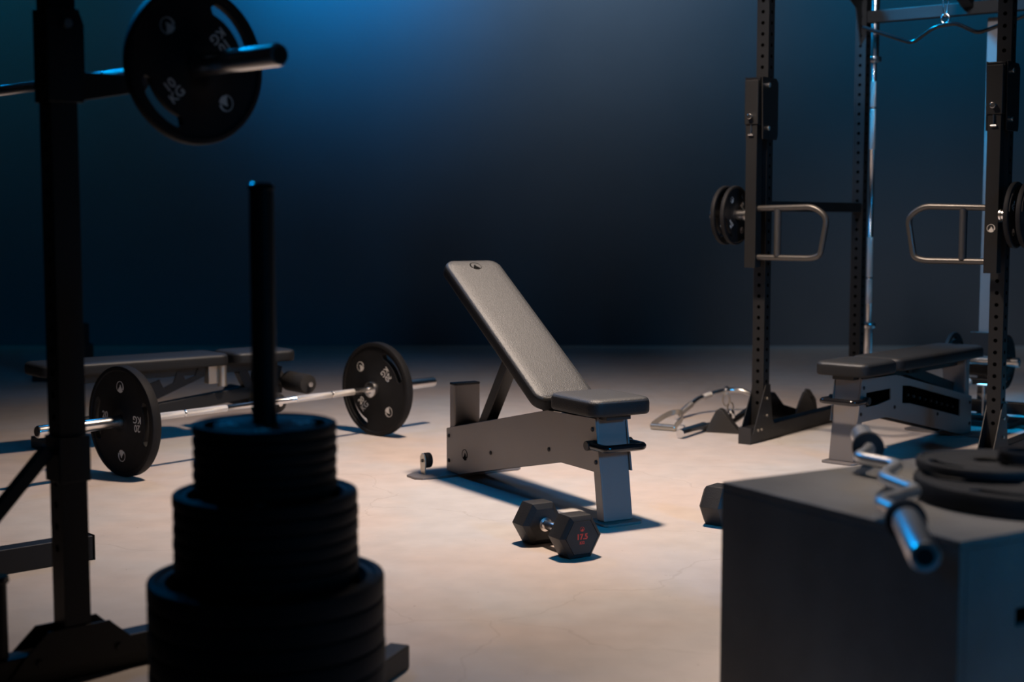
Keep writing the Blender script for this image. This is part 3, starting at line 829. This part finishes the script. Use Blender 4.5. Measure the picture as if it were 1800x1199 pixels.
for a, b_, c, d_ in ((xa, x0, za, zb), (x1, xb, za, zb), (x0, x1, za, z0), (x0, x1, z1, zb)):
    mb.box(((a + b_) / 2, TH / 2, (c + d_) / 2), (b_ - a, TH, d_ - c))
mb.build('front_panel', M_box, t, 0)

ezd = Vector((-.163, -.9866, 0)).normalized(); ezn = Vector((ezd.y * -1, ezd.x, 0))
F0 = Vector((.826, 3.331, 0)); Z = H + .036
Rz = math.atan2(ezd.y, ezd.x)
t = thing('curl_bar', 'zigzag chrome curl bar lying across the dark box', 'curl bar', (F0.x, F0.y, 0), Rz)
zz = [(.195, 0), (.235, 0), (.335, -.034), (.422, .044), (.565, -.004), (.700, .050), (.818, -.034), (.905, .0), (.975, 0)]
MB().tube(smooth_path([(x, y, Z) for x, y in zz], .030, 6), .0135, 18).build('bar', M_satin, t)
for a, b_, in ((.195, .0), (.962, 1.232)):
    s = 1 if b_ > a else -1; Ls = abs(b_ - a)
    sl = MB().rev([(.020, 0), (.0247, .02), (.0247, .97), (.022, .995), (.014, 1)], (a, 0, Z), (b_, 0, Z), 32).build('sleeve', M_satin, t, angle=40)
    MB().rev([(.018, 0), (.034, .05), (.035, .2), (.035, .8), (.034, .95), (.0247, 1)], (a - s * .012, 0, Z), (a + s * .012, 0, Z), 32).build('collar', M_rubber, t, angle=40)
    MB().cyl((b_ - s * .001, 0, Z), (b_ + s * .0015, 0, Z), .015, n=24).build('end_cap', M_black, sl)

pc = Vector((1.015, 2.735, H + .0212))
make_plate('large', 'large black plate lying flat on top of the dark box', pc, (0, 0, R(60)))
make_plate('small', 'small black plate lying on the large plate on top of the box', (.952, 2.825, H + .0425 + .0109), (0, 0, R(20)))
t = thing('barbell_collar', 'black clamp collar lying on the small plate on the box', 'barbell collar', (1.005, 2.785, H + .0425 + .0218), R(12))
mb = MB(); mb.rev([(.026, 0), (.040, 0.001), (.042, .15), (.042, .85), (.040, 1), (.026, 1), (.026, 0)], (0, 0, 0), (0, 0, .024), 32, caps=False); mb.build('clamp_ring', M_gloss, t, angle=40)
mb = MB(); mb.bar((.036, -.01, .012), (.10, .03, .014), .014, .016); mb.build('clamp_lever', M_gloss, t, .004)

# ------------------------------------------------------------------ left flat bench with foam rollers
LB = Vector((-1.395, 6.78, 0)); la = math.atan2(.6, .75)
t = thing('leg_roller_bench', 'long black flat bench with foam leg rollers behind the floor barbell', 'bench', LB, la)
# local x along the bench towards the seat end; x=0 where the two pads meet
TZ = .405
pad(.90, .27, .055, .05, 'back_pad', t, Matrix.Translation((-.462, 0, TZ - .055)))
pad(.33, .27, .055, .05, 'seat_pad', t, Matrix.Translation((.180, 0, TZ - .055)))
mb = MB(); mb.box((-.45, 0, .325), (.70, .05, .045)); mb.build('back_frame', M_black, t, .003)
mb = MB(); mb.box((.14, 0, .325), (.30, .05, .045)); mb.build('seat_frame', M_black, t, .003)
mb = MB(); mb.bar((-.74, 0, .11), (.14, 0, .20), .05, .06); mb.build('main_beam', M_black, t, .004)
mb = MB(); mb.bar((.10, 0, .31), (.24, 0, .035), .05, .05); mb.build('front_leg', M_black, t, .004)
mb = MB(); mb.bar((-.72, 0, .16), (-.80, 0, .035), .05, .05); mb.build('rear_leg', M_black, t, .004)
for x in (.25, -.82):
    MB().box((x, 0, .025), (.05, .46, .05)).build('foot_bar', M_black, t, .004)
mb = MB(); mb.prism([(-.46, .16), (-.10, .295), (-.09, .335), (-.13, .345), (-.15, .300), (-.20, .285), (-.215, .325), (-.24, .325), (-.26, .275), (-.31, .255), (-.33, .295), (-.42, .265), (-.48, .20)], -.03, -.022, 'y')
mb.build('ladder_plate', M_black, t)
mb = MB(); mb.box((-.045, -.02, .30), (.085, .05, .085)); mb.build('hinge_bracket', M_worn, t, .003)
mb = MB(); mb.cyl((-.02, -.05, .245), (-.02, -.05, .345), .022, n=20); mb.build('pop_pin', M_worn, t)
mb = MB(); mb.bar((.30, 0, .32), (.25, 0, .14), .045, .045); mb.bar((.12, 0, .23), (.32, 0, .20), .045, .04); mb.build('roller_arm', M_black, t, .003)
for x, zr in ((.335, .245), (.17, .165)):
    MB().cyl((x, -.27, zr), (x, .27, zr), .012, n=16).build('roller_rod', M_chrome, t)
    for s in (-1, 1):
        MB().rev([(.02, 0), (.043, .02), (.048, .07), (.048, .93), (.043, .98), (.02, 1)], (x, s * .05, zr), (x, s * .25, zr), 28).build('foam_roller', M_foam, t)

# little stack of plates beyond it
st = Vector((-2.80, 9.0, 0))
t = thing('plate_stand', 'short black stand carrying a small plate stack far behind the left bench', 'plate rack', st)
mb = MB(); mb.box((0, 0, .02), (.5, .05, .04)); mb.box((0, .15, .02), (.05, .25, .04)); mb.box((0, -.15, .02), (.05, .25, .04)); mb.build('base', M_black, t, .003)
MB().cyl((0, 0, .04), (0, 0, .385), .024, n=20).build('post', M_black, t)
z = .042
for kind, n in (('small', 9), ('tiny', 6)):
    for k in range(n):
        T = PL[kind]['T']
        make_plate(kind, ('topmost' if k == n - 1 else ords[n - 1 - k]) + f' plate down in the {"wide lower" if kind == "small" else "narrow upper"} tier of the far stack, behind left bench',
                   (st.x, st.y, z + T / 2), (0, 0, random.uniform(-1, 1)), 'plates of the far stack behind the left bench')
        z += T + .0004
